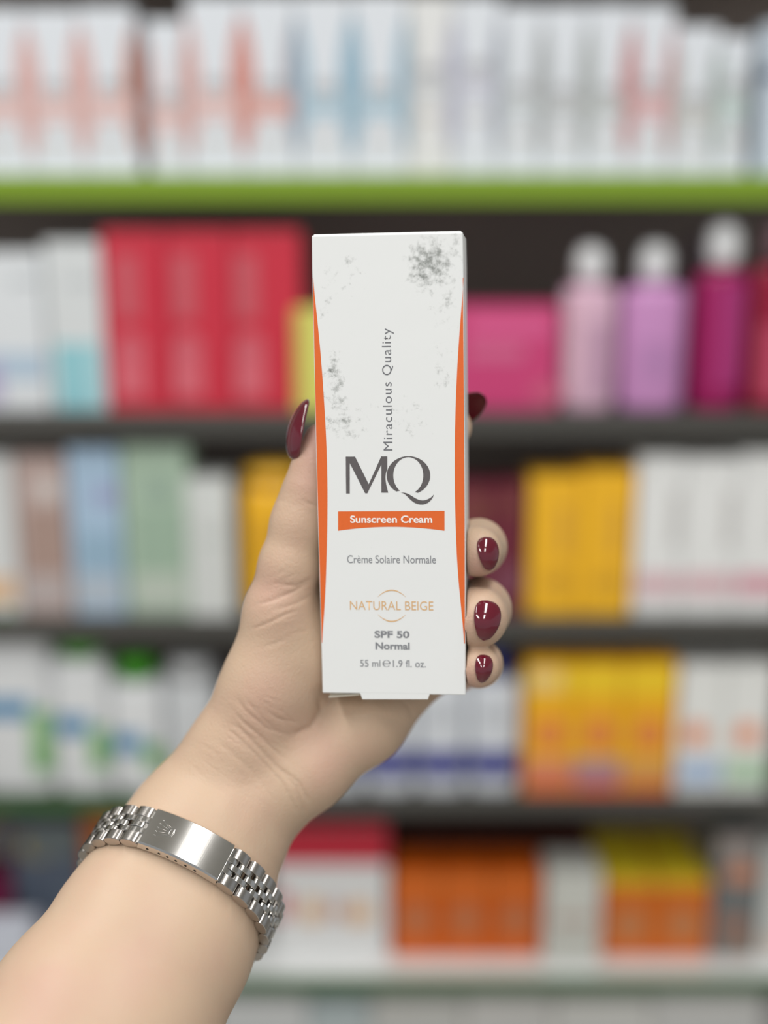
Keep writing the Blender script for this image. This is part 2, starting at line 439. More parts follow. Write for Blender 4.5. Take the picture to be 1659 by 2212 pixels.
b.rect(-110, 60, 2030, 2040, (190, 196, 206))
b = Box('red_white_box', 590, 838, 1782, Z5, (224, 224, 224), 'white box with a red top band right of the bracelet', dy=D5, flap=C(176, 30, 52))
b.rect(590, 838, 1782, 1866, (196, 34, 58)); b.rect(600, 625, 1925, 1985, (196, 80, 84), 'printed_patch'); b.dot(675, 1968, 30, 32, (222, 182, 142)); b.dot(775, 1972, 34, 30, (222, 182, 142)); b.dot(725, 1965, 12, 26, (176, 130, 136))
for i, (x0, x1) in enumerate(((842, 985), (986, 1130), (1131, 1272))):
    b = Box('brown_carton', x0, x1, 1800, Z5, (84, 46, 38), ['dark brown carton behind orange ones, left of three', 'dark brown carton behind orange ones, middle of three', 'dark brown carton behind the clear white one, right of three'][i], group='dark brown cartons at the back', dy=D5 + 0.075)
    b.rect(x0 + 20, x1 - 20, 1830, 1862, (106, 62, 56))
for i, (x0, x1) in enumerate(((846, 952), (953, 1060), (1061, 1168))):
    b = Box('orange_carton', x0, x1, 1884, Z5, (208, 94, 10), ['orange carton beside the red and white box', 'orange carton, middle of three on the fifth shelf', 'orange carton beside the pale narrow one'][i], group='orange cartons on the fifth shelf', dy=D5)
    b.dot((x0+x1)/2, 1986, 34, 36, (186, 116, 76)); b.rect(x0, x1, 1900, 1925, (216, 112, 34))
b = Box('pale_carton', 1178, 1298, 1888, Z5, (206, 207, 200), 'pale grey white carton between two groups of orange cartons', dy=D5 - 0.012)
b.rect(1196, 1284, 1978, 1996, (186, 168, 158)); b.rect(1228, 1246, 2010, 2060, (178, 174, 166), 'lettering')
for i, (x0, x1) in enumerate(((1300, 1416), (1417, 1532))):
    b = Box('orange_yellow_carton', x0, x1, 1904, Z5, (212, 108, 26), ['orange carton with bright yellow top beside the pale carton', 'orange carton with bright yellow top beside the grey carton'][i], group='orange cartons with yellow tops', dy=D5, depth=0.10, flap=C(244, 216, 48))
    b.dot((x0+x1)/2 + 2, 1998, 36, 38, (192, 128, 82)); b.rect(x0, x1, 1908, 1916, (234, 190, 44)); b.rect(x0, x1, 2052, 2068, (206, 98, 30), 'printed_foot')
b = Box('grey_carton', 1540, 1640, 1800, Z5, (112, 117, 118), 'grey carton with orange dots on the fifth shelf', dy=D5)
b.dot(1600, 1888, 36, 28, (206, 142, 112)); b.dot(1586, 2000, 32, 30, (158, 116, 98)); b.rect(1545, 1636, 1800, 1860, (160, 150, 146)); b.rect(1560, 1630, 2030, 2070, (136, 116, 104), 'printed_foot')
b = Box('white_carton', 1644, 1750, 1824, Z5, (206, 209, 206), 'white carton at right edge of the fifth shelf', dy=D5)
b.rect(1650, 1740, 2020, 2050, (214, 190, 176))
# ------------------------------------------------------------------ sixth shelf, only the tops show
tops = [(470, 668, 2160, (206, 208, 208)), (670, 800, 2166, (178, 190, 192)), (802, 1000, 2160, (196, 196, 192)), (1002, 1190, 2156, (204, 203, 200)), (1192, 1400, 2160, (210, 210, 206)), (1402, 1640, 2152, (204, 204, 202)), (1642, 1760, 2160, (150, 150, 150))]
names6 = ['white carton on the lowest visible shelf beside the forearm', 'bluish grey carton on the lowest shelf, second from the forearm', 'warm white carton on lowest shelf below the orange cartons', 'white carton on lowest shelf below the third orange carton', 'white carton on lowest shelf below the yellow topped cartons', 'wide white carton on lowest shelf near the right', 'grey carton at the bottom right corner']
for (x0, x1, yt, c_), lb in zip(tops, names6):
    b = Box('pale_carton', x0, x1, yt, Z6, c_, lb, group='pale cartons on the lowest shelf', dy=0.012, depth=0.05)
    b.rect(x0 + 20, x1 - 20, 2230, 2260, (170, 176, 180))

# ------------------------------------------------------------------ the carton in the hand
CW, CH, CD = 42.0, 131.3, 27.0                       # mm
AX = np.array([0.9948995, 0.0000617, -0.1008714])    # carton right, up, away in camera space
AY = np.array([-0.0159145, 0.9875717, -0.1563613])
AZ = np.array([0.0996081, 0.1571691, 0.9825356])
FC = np.array([1.79064, 11.65136, 341.17198])        # centre of its front face
BASE = FC - AY * CH/2 + AZ * CD/2
def fuv(px, py):
    """pixel on the front face -> local (x, z) in metres"""
    r = np.array([(px - CX)/FPX, -(py - CY)/FPX, 1.0])
    t = FC.dot(AZ) / r.dot(AZ)
    p = r * t - BASE
    return (p.dot(AX)/1000.0, p.dot(AY)/1000.0)

def carton_paper():
    m = bpy.data.materials.new('scuffed_white_card')
    m.use_nodes = True
    nt = m.node_tree; L = nt.links.new
    b = nt.nodes['Principled BSDF']
    tc = nt.nodes.new('ShaderNodeTexCoord')
    total = None
    # scuffed patches: centre (local metres), radius, strength
    spots = [((932, 572), 78, 92, 0.80), ((965, 660), 55, 80, 0.42), ((722, 830), 48, 130, 0.52), ((702, 670), 26, 70, 0.42), ((955, 800), 44, 80, 0.44), ((740, 915), 80, 80, 0.46), ((985, 545), 24, 90, 0.42), ((880, 900), 110, 80, 0.34), ((740, 590), 70, 80, 0.34), ((715, 800), 16, 12, 0.75)]
    for (px, py), rx, ry, st in spots:
        u = fuv(px, py)
        mp = nt.nodes.new('ShaderNodeMapping')
        k = 0.1312e-3
        mp.inputs['Location'].default_value = (-u[0]/(rx*k), 0, -u[1]/(ry*k))
        mp.inputs['Scale'].default_value = (1/(rx*k), 0.0, 1/(ry*k))
        L(tc.outputs['Object'], mp.inputs['Vector'])
        ln = nt.nodes.new('ShaderNodeVectorMath'); ln.operation = 'LENGTH'
        L(mp.outputs['Vector'], ln.inputs[0])
        mr = nt.nodes.new('ShaderNodeMapRange'); mr.interpolation_type = 'SMOOTHSTEP'
        mr.inputs['From Min'].default_value = 1.15; mr.inputs['From Max'].default_value = 0.1
        mr.inputs['To Min'].default_value = 0; mr.inputs['To Max'].default_value = st
        L(ln.outputs['Value'], mr.inputs['Value'])
        if total is None: total = mr.outputs['Result']
        else:
            a = nt.nodes.new('ShaderNodeMath'); a.operation = 'MAXIMUM'
            L(total, a.inputs[0]); L(mr.outputs['Result'], a.inputs[1]); total = a.outputs[0]
    n1 = nt.nodes.new('ShaderNodeTexNoise'); n1.inputs['Scale'].default_value = 420; n1.inputs['Detail'].default_value = 9; n1.inputs['Roughness'].default_value = 0.72
    L(tc.outputs['Object'], n1.inputs['Vector'])
    # noise threshold that eases inside the patches
    a = nt.nodes.new('ShaderNodeMath'); a.operation = 'MULTIPLY_ADD'; a.inputs[1].default_value = 0.44; a.inputs[2].default_value = -0.66
    L(total, a.inputs[0])
    s = nt.nodes.new('ShaderNodeMath'); s.operation = 'ADD'
    L(n1.outputs['Fac'], s.inputs[0]); L(a.outputs[0], s.inputs[1])
    ms = nt.nodes.new('ShaderNodeMapRange'); ms.interpolation_type = 'SMOOTHSTEP'
    ms.inputs['From Min'].default_value = 0.0; ms.inputs['From Max'].default_value = 0.32
    L(s.outputs[0], ms.inputs['Value'])
    mx = nt.nodes.new('ShaderNodeMix'); mx.data_type = 'RGBA'
    mx.inputs['A'].default_value = lin(238, 240, 240); mx.inputs['B'].default_value = lin(128, 132, 128)
    L(ms.outputs['Result'], mx.inputs['Factor'])
    L(mx.outputs['Result'], b.inputs['Base Color'])
    b.inputs['Roughness'].default_value = 0.42
    n2 = nt.nodes.new('ShaderNodeTexNoise'); n2.inputs['Scale'].default_value = 60; n2.inputs['Detail'].default_value = 3
    L(tc.outputs['Object'], n2.inputs['Vector'])
    bp = nt.nodes.new('ShaderNodeBump'); bp.inputs['Strength'].default_value = 0.12; bp.inputs['Distance'].default_value = 0.0006
    L(n2.outputs['Fac'], bp.inputs['Height']); L(bp.outputs['Normal'], b.inputs['Normal'])
    return m

def text_mesh(body, x0, x1, z0, z1, offset=0.0, vertical=False, spacing=1.0):
    """Lettering whose inked outline fills the rectangle (local x, z)."""
    cu = bpy.data.curves.new('lettering', 'FONT')
    cu.body = body; cu.size = 1.0; cu.offset = offset; cu.resolution_u = 6; cu.space_character = spacing
    cu.extrude = 0.0
    t = bpy.data.objects.new('lettering', cu)
    COL.objects.link(t)
    bpy.context.view_layer.update()
    dg = bpy.context.evaluated_depsgraph_get()
    me = bpy.data.meshes.new_from_object(t.evaluated_get(dg))
    bpy.data.objects.remove(t, do_unlink=True); bpy.data.curves.remove(cu)
    n = len(me.vertices)
    co = np.zeros(n*3); me.vertices.foreach_get('co', co); co = co.reshape(-1, 3)
    p = co[:, :2].copy()
    if vertical: p = np.stack([-p[:, 1], p[:, 0]], 1)
    lo, hi = p.min(0), p.max(0)
    p = (p - lo)/(hi - lo)
    co[:, 0] = x0 + p[:, 0]*(x1-x0); co[:, 2] = z0 + p[:, 1]*(z1-z0); co[:, 1] = 0
    me.vertices.foreach_set('co', co.ravel()); me.update()
    return me

def bez(p0, p1, p2, p3, n=14):
    t = np.linspace(0, 1, n)[:, None]
    p0, p1, p2, p3 = map(np.array, (p0, p1, p2, p3))
    return ((1-t)**3*p0 + 3*(1-t)**2*t*p1 + 3*(1-t)*t*t*p2 + t**3*p3)

def strip_faces(n, off=0):
    return [(off+2*i, off+2*i+1, off+2*i+3, off+2*i+2) for i in range(n-1)]

card = carton_paper()
orange = mat('orange_print', (233, 108, 44), 0.4, var=0.05, scale=900)
foil = mat('silver_foil', (172, 170, 172), 0.22, metal=1.0, var=0.12, scale=300)
foil_dk = mat('dark_foil', (150, 142, 140), 0.25, metal=1.0, var=0.15, scale=260)
grey_ink = mat('grey_ink', (138, 140, 145), 0.45)
tan_ink = mat('tan_ink', (226, 182, 128), 0.45)
white_ink = mat('white_ink', (252, 250, 246), 0.45)

carton = empty('sunscreen_carton', (0, 0, 0))
tag(carton, 'scuffed white sunscreen carton with orange curved sides held in the hand', 'carton')
ML = Matrix(((AX[0], AZ[0], AY[0]), (AX[1], AZ[1], AY[1]), (-AX[2], -AZ[2], -AY[2]))).to_4x4()
ML.translation = Vector((BASE[0], BASE[1], -BASE[2]))/1000.0
carton.matrix_world = CAM_M @ ML
w2, d2, hh = CW/2000, CD/2000, CH/1000
bmb = box_bm(-w2, w2, -d2, d2, 0, hh, 0.0)
bmesh.ops.subdivide_edges(bmb, edges=[e for e in bmb.edges if abs(e.verts[0].co.z - e.verts[1].co.z) > 0.05], cuts=14)
for v in bmb.verts:                     # the card bows a little along its edges
    t = v.co.z/hh
    v.co.x *= 1 + 0.008*math.sin(math.pi*t)**2 - (0.006 if t > 0.97 else 0)
be = [e for e in bmb.edges if e.calc_face_angle(0) > 0.5]
bmesh.ops.bevel(bmb, geom=be, offset=0.00035, segments=3, affect='EDGES', profile=0.5)
bm_obj('body', bmb, card, carton)

def front_print(name, verts2, faces, m, lift=0.00006, label=None):
    o = mesh_obj(name, [(x, -d2 - lift, z) for x, z in verts2], faces, m, carton)
    if label: o['label'] = label
    return o
def lettering(body, x0, x1, y0, y1, m, offset=0.0, vertical=False, lift=0.00006, spacing=1.0, label=None):
    a, b_ = fuv((x0), (y0+y1)/2), fuv((x1), (y0+y1)/2)
    zt, zb = fuv((x0+x1)/2, y0)[1], fuv((x0+x1)/2, y1)[1]
    me = text_mesh(body, a[0], b_[0], zb, zt, offset, vertical, spacing)
    me.materials.append(m)
    o = bpy.data.objects.new('lettering', me); COL.objects.link(o); o.parent = carton
    o.location = (0, -d2 - lift, 0)
    if label: o['label'] = label
    return o

# curved orange sides
left_in = [(675.5, 600), (678, 622), (681, 649), (686.7, 703), (694.5, 784), (701, 882), (705.6, 966), (707.2, 1027), (707.7, 1095), (706, 1196), (703, 1280), (698.6, 1350), (695.0, 1388)]
right_in = [(1002.5, 600), (998, 649), (991.6, 730), (986.5, 814), (983, 916), (981.8, 1000), (982.5, 1061), (984, 1129), (988, 1230), (995, 1301), (1001.0, 1365), (1003.5, 1390)]
for pts, s in ((left_in, -1), (right_in, 1)):
    u = [fuv(*p) for p in pts]
    zz = np.linspace(u[0][1], u[-1][1], 40)
    xi = np.interp(zz[::-1], [q[1] for q in u][::-1], [q[0] for q in u][::-1])[::-1]
    xi = np.convolve(np.concatenate([[xi[0]]*2, xi, [xi[-1]]*2]), np.ones(5)/5, 'valid')
    v = []
    for x, z in zip(xi, zz):
        edge = s*(w2 + 0.00001)*(1 + 0.008*math.sin(math.pi*z/hh)**2)
        v += [(x if s*x < s*edge else edge, z), (edge - s*0.0002, z)]
    f = strip_faces(40)
    if s > 0: f = [q[::-1] for q in f]
    front_print('side_stripe', v, f, orange, 0.00003, 'curved orange stripe')
# banner with a hollow lower edge
n = 25; v = []
for i in range(n):
    t = i/(n-1)
    x = 730.3 + (960.2-730.3)*t
    v += [fuv(x, 1104.6 - 1.2*t), fuv(x, 1146.5 - 8.5*(1-(2*t-1)**2))]
front_print('banner', v, [q[::-1] for q in strip_faces(n)], orange, 0.00003, 'orange banner')
lettering('Sunscreen Cream', 756.6, 933.8, 1113.4, 1129.6, white_ink, 0.022, lift=0.00009, label='white bold lettering Sunscreen Cream')
lettering('Crème Solaire Normale', 750, 941.5, 1199.5, 1216.8, grey_ink, 0.0, label='grey lettering Crème Solaire Normale')
lettering('NATURAL BEIGE', 756, 936, 1298.4, 1318, tan_ink, -0.004, label='tan lettering NATURAL BEIGE')
lettering('SPF 50', 809, 884.4, 1362.5, 1378.2, grey_ink, 0.03, label='bold grey lettering SPF 50')
lettering('Normal', 811, 885, 1387.6, 1403.2, grey_ink, 0.03, label='bold grey lettering Normal')
lettering('55 ml', 778, 821.6, 1425.4, 1440.4, grey_ink, 0.004)
lettering('1.9 fl. oz.', 849, 920, 1426.0, 1441.4, grey_ink, 0.004)
lettering('Miraculous Quality', 826.3, 852.6, 709, 973, foil, -0.006, vertical=True, spacing=1.12, label='silver foil lettering Miraculous Quality running upwards')
# two tapering arcs above and below the shade name
for pa, pm, pb in (((816, 1289.5), (845.8, 1260.5), (876.5, 1289.5)), ((816.5, 1327.5), (846.2, 1357), (876.5, 1327.5))):
    v = []
    for i in range(21):
        t = i/20
        x = (1-t)**2*pa[0] + 2*t*(1-t)*pm[0] + t*t*pb[0]; y = (1-t)**2*pa[1] + 2*t*(1-t)*pm[1] + t*t*pb[1]
        h = 0.35 + 1.0*math.sin(math.pi*t)
        v += [fuv(x, y - h), fuv(x, y + h)]
    front_print('arc', v, [q[::-1] for q in strip_faces(21)], tan_ink)
# estimated-quantity sign: open round e
v = []; N = 44
for i in range(N):
    a = math.radians(2 + (-318)*-1*i/(N-1))
    th = 0.9 + 1.3*abs(math.cos(a))
    cx_, cy_, rx, ry = 835.1, 1433.3, 8.6, 7.4
    v += [fuv(cx_ + rx*math.cos(a), cy_ - ry*math.sin(a)), fuv(cx_ + (rx-th*1.2)*math.cos(a), cy_ - (ry-th*0.75)*math.sin(a))]
f = [q[::-1] for q in strip_faces(N)]
k0 = len(v)
v += [fuv(828, 1432.6), fuv(843.4, 1432.6), fuv(843.4, 1434.2), fuv(828, 1434.2)]
f.append((k0+3, k0+2, k0+1, k0))
front_print('lettering', v, f, grey_ink)

# M and Q of the logo, drawn as outlines in pixels
def px_fill(name, outline, m, hole=None):
    bm = bmesh.new()
    rings = [outline] + ([hole] if hole is not None else [])
    for r in rings:
        vs = [bm.verts.new((fuv(*p)[0], 0, fuv(*p)[1])) for p in r]
        for i in range(len(vs)): bm.edges.new((vs[i], vs[(i+1) % len(vs)]))
    bmesh.ops.triangle_fill(bm, use_beauty=True, edges=bm.edges[:])
    bmesh.ops.recalc_face_normals(bm, faces=bm.faces[:])
    for fc in bm.faces:
        if fc.normal.y > 0: fc.normal_flip()
    o = bm_obj(name, bm, m, carton)
    o.location = (0, -d2 - 0.00007, 0)
    return o
m_out = [(747, 986.5), (767, 986.5), (796.5, 1046), (823.5, 986), (836.5, 986), (836.5, 1014)]
m_out += [tuple(p) for p in bez((836.5, 1014), (833, 1020), (831.5, 1030), (833.5, 1042), 8)[1:]]
m_out += [tuple(p) for p in bez((833.5, 1042), (835, 1052), (837, 1058), (838.5, 1064), 6)[1:]]
m_out += [(824, 1064), (824, 1003), (793.5, 1065.5), (789, 1065.5), (755.5, 1000), (755.5, 1066), (747.8, 1066)]
px_fill('logo_letter', m_out, foil_dk)['label'] = 'foil letter M'
# Q: thick-thin ring with a gap at lower left and a swash tail
ring = []; inner = []
A = np.radians(np.linspace(236, -64, 50))
for i, a in enumerate(A):
    ring.append((882.3 + 47*math.cos(a), 1027 - 41.5*math.sin(a)))
    inner.append((882.0 + 32.5*math.cos(a), 1027 - 39.6*math.sin(a)))
v = []
for p, q in zip(ring, inner): v += [fuv(*p), fuv(*q)]
front_print('logo_letter', v, [q for q in strip_faces(50)], foil_dk, 0.00007, 'foil letter Q ring')
up = bez((864.5, 1064.5), (886, 1060), (896, 1084), (917, 1080.5), 14).tolist() + bez((917, 1080.5), (928, 1078), (935, 1072), (937.6, 1067), 8).tolist()[1:]
dn = bez((864.5, 1064.5), (880, 1062), (886, 1092), (914, 1089.5), 14).tolist() + bez((914, 1089.5), (926, 1088), (935, 1078), (937.6, 1067), 8).tolist()[1:]
v = []
for p, q in zip(up, dn): v += [fuv(*p), fuv(*q)]
front_print('logo_letter', v, [q[::-1] for q in strip_faces(len(up))], foil_dk, 0.00008, 'foil swash tail of the Q')

# bottom flaps
kraft = mat('raw_card_edge', (226, 220, 205), 0.7)
tabp = [fuv(775, 1499), fuv(783, 1510.5), fuv(924, 1510.5), fuv(931, 1500)]
tz0 = 0.0012
tv = [(tabp[0][0], tz0), (tabp[1][0], tabp[1][1]), (tabp[2][0], tabp[2][1]), (tabp[3][0], tz0)]
flat_poly('tuck_tab', tv, -d2 + 0.0003, card, carton, 0.00028)
for k, (xa, xb, y1, yy) in enumerate(((708, 776, 1511, 0.003), (711, 760, 1508, 0.005), (934, 985, 1506, 0.004))):
    a, b_ = fuv(xa, 1500), fuv(xb, 1500)
    z = fuv(xa, y1)[1]
    bm = box_bm(a[0], b_[0], -d2 + yy*0.5, d2 - 0.004, z, z + 0.0005, 0.00015, 1)
    for vv in bm.verts: vv.co.z += 0.0009*(vv.co.x - a[0])/(b_[0]-a[0]) + 0.0012*max(0, vv.co.y)/d2
    bm_obj('dust_flap', bm, kraft, carton)
# top tuck crease
bm = box_bm(-w2 + 0.0006, w2 - 0.0006, -d2 + 0.0008, d2 - 0.0006, hh - 0.0001, hh + 0.00035, 0.0001, 1)
bm_obj('top_flap', bm, card, carton)
# ------------------------------------------------------------------ hand and forearm (signed distance field -> one mesh)
def P(px, py, d): return np.array([(px - CX)/FPX*d, -(py - CY)/FPX*d, d])
def smin(a, b, k):
    h = np.maximum(k - np.abs(a-b), 0)/k
    return np.minimum(a, b) - h*h*k*0.25
def chain(pts, k=None):
    q = [(P(x, y, d), r) for x, y, d, r in pts]
    return [(q[i][0], q[i+1][0], q[i][1], q[i+1][1]) for i in range(len(q)-1)]

arm_ax = [(447, 1808, 366, 24.0), (400, 1900, 359, 26.6), (334, 2020, 350, 28.8), (220, 2212, 336, 32.0), (60, 2470, 318, 34.0)]
ARM_DIR = P(447, 1808, 366) - P(210, 2212, 336); ARM_DIR /= np.linalg.norm(ARM_DIR)
SIDE = np.array([0.88, -0.47, 0.0]); SIDE -= ARM_DIR*SIDE.dot(ARM_DIR); SIDE /= np.linalg.norm(SIDE)
body = []
for s in (-1, 0, 1):
    q = []
    for i, (x, y, d, hw) in enumerate(arm_ax):
        r = hw*(0.72 + 0.03*i)
        q.append((P(x, y, d) + SIDE*s*(hw - r), r))
    body += [(q[i][0], q[i+1][0], q[i][1], q[i+1][1], 5.0) for i in range(len(q)-1)]
def add(pts, k): body.extend([c + (k,) for c in chain(pts)])
# carpus and metacarpals
add([(420, 1775, 367, 17.5), (492, 1665, 371, 14.0)], 8)
add([(470, 1785, 366, 17.0), (555, 1680, 371, 13.5), (720, 1195, 389, 10.0)], 8)
add([(480, 1780, 367, 17.0), (570, 1690, 374, 13.0), (805, 1250, 391, 10.0)], 8)
add([(520, 1780, 368, 13.0), (604, 1690, 373, 11.5), (880, 1330, 390, 9.5)], 7)
add([(545, 1752, 368, 10.0), (586, 1704, 368, 10.4), (668, 1658, 370, 11.6), (788, 1560, 376, 11.9), (930, 1425, 386, 9.5)], 6)
# thenar and thumb
thumb = [(437, 1704, 371, 12.4), (493, 1629, 368, 12.2), (570, 1480, 364.5, 11.9), (605, 1320, 361.5, 10.3), (624, 1220, 359, 8.3), (644, 1131, 358, 7.6), (657, 1092, 358, 7.0), (670, 1050, 357, 6.7), (682, 1000, 357, 5.9), (692, 950, 357, 4.9)]
add(thumb[:4], 6); add(thumb[3:], 4)
add([(550, 1590, 369, 12.5), (640, 1420, 368, 13.0)], 8)
add([(640, 1380, 370, 11), (705, 1260, 381, 9)], 9)
fingers = [
    ([(720, 1195, 389, 10.5), (868, 1030, 391, 8.8), (945, 950, 384, 7.6), (972, 923, 377, 6.8)], 4),
    ([(805, 1250, 391, 10.5), (985, 1190, 400, 8.2), (1034, 1181, 372, 7.6), (1030, 1192, 354, 7.4)], 5),
    ([(880, 1330, 390, 10.0), (985, 1328, 401, 8.8), (1036, 1316, 371, 8.7), (1031, 1334, 353, 9.0)], 5),
    ([(930, 1425, 386, 9.5), (992, 1440, 395, 7.0), (1034, 1434, 368, 6.5), (1034, 1440, 352, 6.2)], 4),
]
def cone(p, c):
    a, b, ra, rb = c[:4]
    ba = b - a
    t = np.clip(((p - a) @ ba)/ba.dot(ba), 0, 1)
    return np.linalg.norm(p - a - t[..., None]*ba, axis=-1) - (ra + (rb-ra)*t)
def carton_sd(p):
    q = p - (FC + AZ*CD/2)
    l = np.stack([np.abs(q @ AX) - CW/2 - 0.25, np.abs(q @ AY) - CH/2 - 0.2, np.abs(q @ AZ) - CD/2 - 0.2], -1)
    return np.linalg.norm(np.maximum(l, 0), axis=-1) + np.minimum(l.max(-1), 0)
def sdf(p, cut=True):
    """exact evaluation for a few points"""
    D = np.full(p.shape[:-1], 60.0)
    for c in body: D = smin(D, cone(p, c), c[4])
    F = np.full(p.shape[:-1], 60.0)
    for pts, k in fingers:
        G = np.full(p.shape[:-1], 60.0)
        for c in chain(pts): G = smin(G, cone(p, c), k)
        F = smin(F, G, 1.0)
    D = smin(D, F, 6.0)
    if cut: D = -smin(-D, carton_sd(p), 0.8)
    return D

HG = 0.42
ext = [c for c in body] + [c for pts, k in fingers for c in chain(pts)]
lo = np.min([np.minimum(c[0]-c[2], c[1]-c[3]) for c in ext], 0) - 4
hi = np.max([np.maximum(c[0]+c[2], c[1]+c[3]) for c in ext], 0) + 4
lo[1] = max(lo[1], -196.0)
dims = np.ceil((hi-lo)/HG).astype(int) + 1
gx, gy, gz = [(lo[i] + HG*np.arange(dims[i])).astype(np.float32) for i in range(3)]
def sub(blo, bhi):
    i0 = np.maximum(((blo-lo)/HG).astype(int), 0); i1 = np.minimum(((bhi-lo)/HG).astype(int)+2, dims)
    return tuple(slice(a, b) for a, b in zip(i0, i1))
def pts_of(s):
    g = np.meshgrid(gx[s[0]], gy[s[1]], gz[s[2]], indexing='ij')
    return np.stack(g, -1)
def paint(D, c, k):
    s = sub(np.minimum(c[0]-c[2], c[1]-c[3]) - k - 2, np.maximum(c[0]+c[2], c[1]+c[3]) + k + 2)
    if min(x.stop-x.start for x in s) <= 0: return
    a, b, ra, rb = [np.asarray(x, dtype=np.float32) for x in c[:4]]
    p = pts_of(s); ba = b - a
    t = np.clip(((p - a) @ ba)/ba.dot(ba), 0, 1)
    d = np.sqrt(((p - a - t[..., None]*ba)**2).sum(-1)) - (ra + (rb-ra)*t)
    D[s] = smin(D[s], d, k)
D = np.full(dims, 60.0, np.float32)
for c in body: paint(D, c, c[4])
F = np.full(dims, 60.0, np.float32)
for pts, k in fingers:
    cs = chain(pts)
    blo = np.min([np.minimum(c[0]-c[2], c[1]-c[3]) for c in cs], 0) - 8; bhi = np.max([np.maximum(c[0]+c[2], c[1]+c[3]) for c in cs], 0) + 8
    s = sub(blo, bhi)
    G = np.full(dims, 60.0, np.float32)
    for c in cs: paint(G, c, k)
    F[s] = smin(F[s], G[s], 1.0)
    del G
D = smin(D, F, 6.0); del F
cs_ = [FC + sx*AX*CW/2 + sy*AY*CH/2 + sz*AZ*CD for sx in (-1, 1) for sy in (-1, 1) for sz in (0, 1)]
s = sub(np.min(cs_, 0) - 4, np.max(cs_, 0) + 4)
D[s] = -smin(-D[s], carton_sd(pts_of(s)).astype(np.float32), 0.8)
D[:, 0, :] = 1.0                                      # the arm is closed off below the frame

def surface_nets(D):
    S = D < 0
    cnt = np.zeros(tuple(n-1 for n in D.shape), np.int8)
    for i in (0, 1):
        for j in (0, 1):
            for k in (0, 1):
                cnt += S[i:D.shape[0]-1+i, j:D.shape[1]-1+j, k:D.shape[2]-1+k]
    act = (cnt > 0) & (cnt < 8)
    I, J, K = np.nonzero(act)
    idm = np.full(act.shape, -1, np.int64); idm[I, J, K] = np.arange(len(I))
    acc = np.zeros((len(I), 3)); num = np.zeros(len(I))
    corners = [(i, j, k) for i in (0, 1) for j in (0, 1) for k in (0, 1)]
    for a in corners:
        for ax in range(3):
            if a[ax]: continue
            b = list(a); b[ax] = 1
            va = D[I+a[0], J+a[1], K+a[2]]; vb = D[I+b[0], J+b[1], K+b[2]]
            m = (va < 0) != (vb < 0)
            t = np.where(m, va/np.where(m, va-vb, 1), 0)
            p = np.tile(np.array(a, float), (len(I), 1)); p[:, ax] = t
            acc[m] += p[m]; num[m] += 1
    V = acc/num[:, None] + np.stack([I, J, K], 1)
    quads = []
    for ax in range(3):
        sl0 = [slice(None)]*3; sl1 = [slice(None)]*3
        sl0[ax] = slice(0, -1); sl1[ax] = slice(1, None)
        a, b = S[tuple(sl0)], S[tuple(sl1)]
        o1, o2 = (ax+1) % 3, (ax+2) % 3
        for flip, m in ((False, a & ~b), (True, ~a & b)):
            idx = np.array(np.nonzero(m))
            ok = (idx[o1] > 0) & (idx[o2] > 0) & (idx[o1] < D.shape[o1]-1) & (idx[o2] < D.shape[o2]-1)
            idx = idx[:, ok]
            def cell(d1, d2):
                q = idx.copy(); q[o1] -= d1; q[o2] -= d2
                return idm[q[0], q[1], q[2]]
            q = np.stack([cell(1, 1), cell(0, 1), cell(0, 0), cell(1, 0)], 1)
            quads.append(q[:, ::-1] if flip else q)
    return V, np.concatenate(quads)
V, Q = surface_nets(D)
V = lo + V*HG
# light smoothing along quad edges
E_ = np.concatenate([Q[:, [0, 1]], Q[:, [1, 2]], Q[:, [2, 3]], Q[:, [3, 0]]])
deg = np.bincount(E_.ravel(), minlength=len(V))[:, None].astype(float)
def nb_mean(V):
    S = np.zeros_like(V)
    for i in range(3):
        S[:, i] = np.bincount(E_[:, 0], V[E_[:, 1], i], len(V)) + np.bincount(E_[:, 1], V[E_[:, 0], i], len(V))
    return S/np.maximum(deg, 1)
for it in range(5): V = V + 0.5*(nb_mean(V) - V)
def vnormals(V):
    fn = np.cross(V[Q[:, 2]] - V[Q[:, 0]], V[Q[:, 3]] - V[Q[:, 1]])
    N = np.zeros_like(V)
    for j in range(4):
        for i in range(3): N[:, i] += np.bincount(Q[:, j], fn[:, i], len(V))
    return N/np.maximum(np.linalg.norm(N, axis=1, keepdims=True), 1e-9)
N = vnormals(V)
# outward normals
if ((V - V.mean(0))*N).sum() < 0: Q = Q[:, ::-1]; N = -N
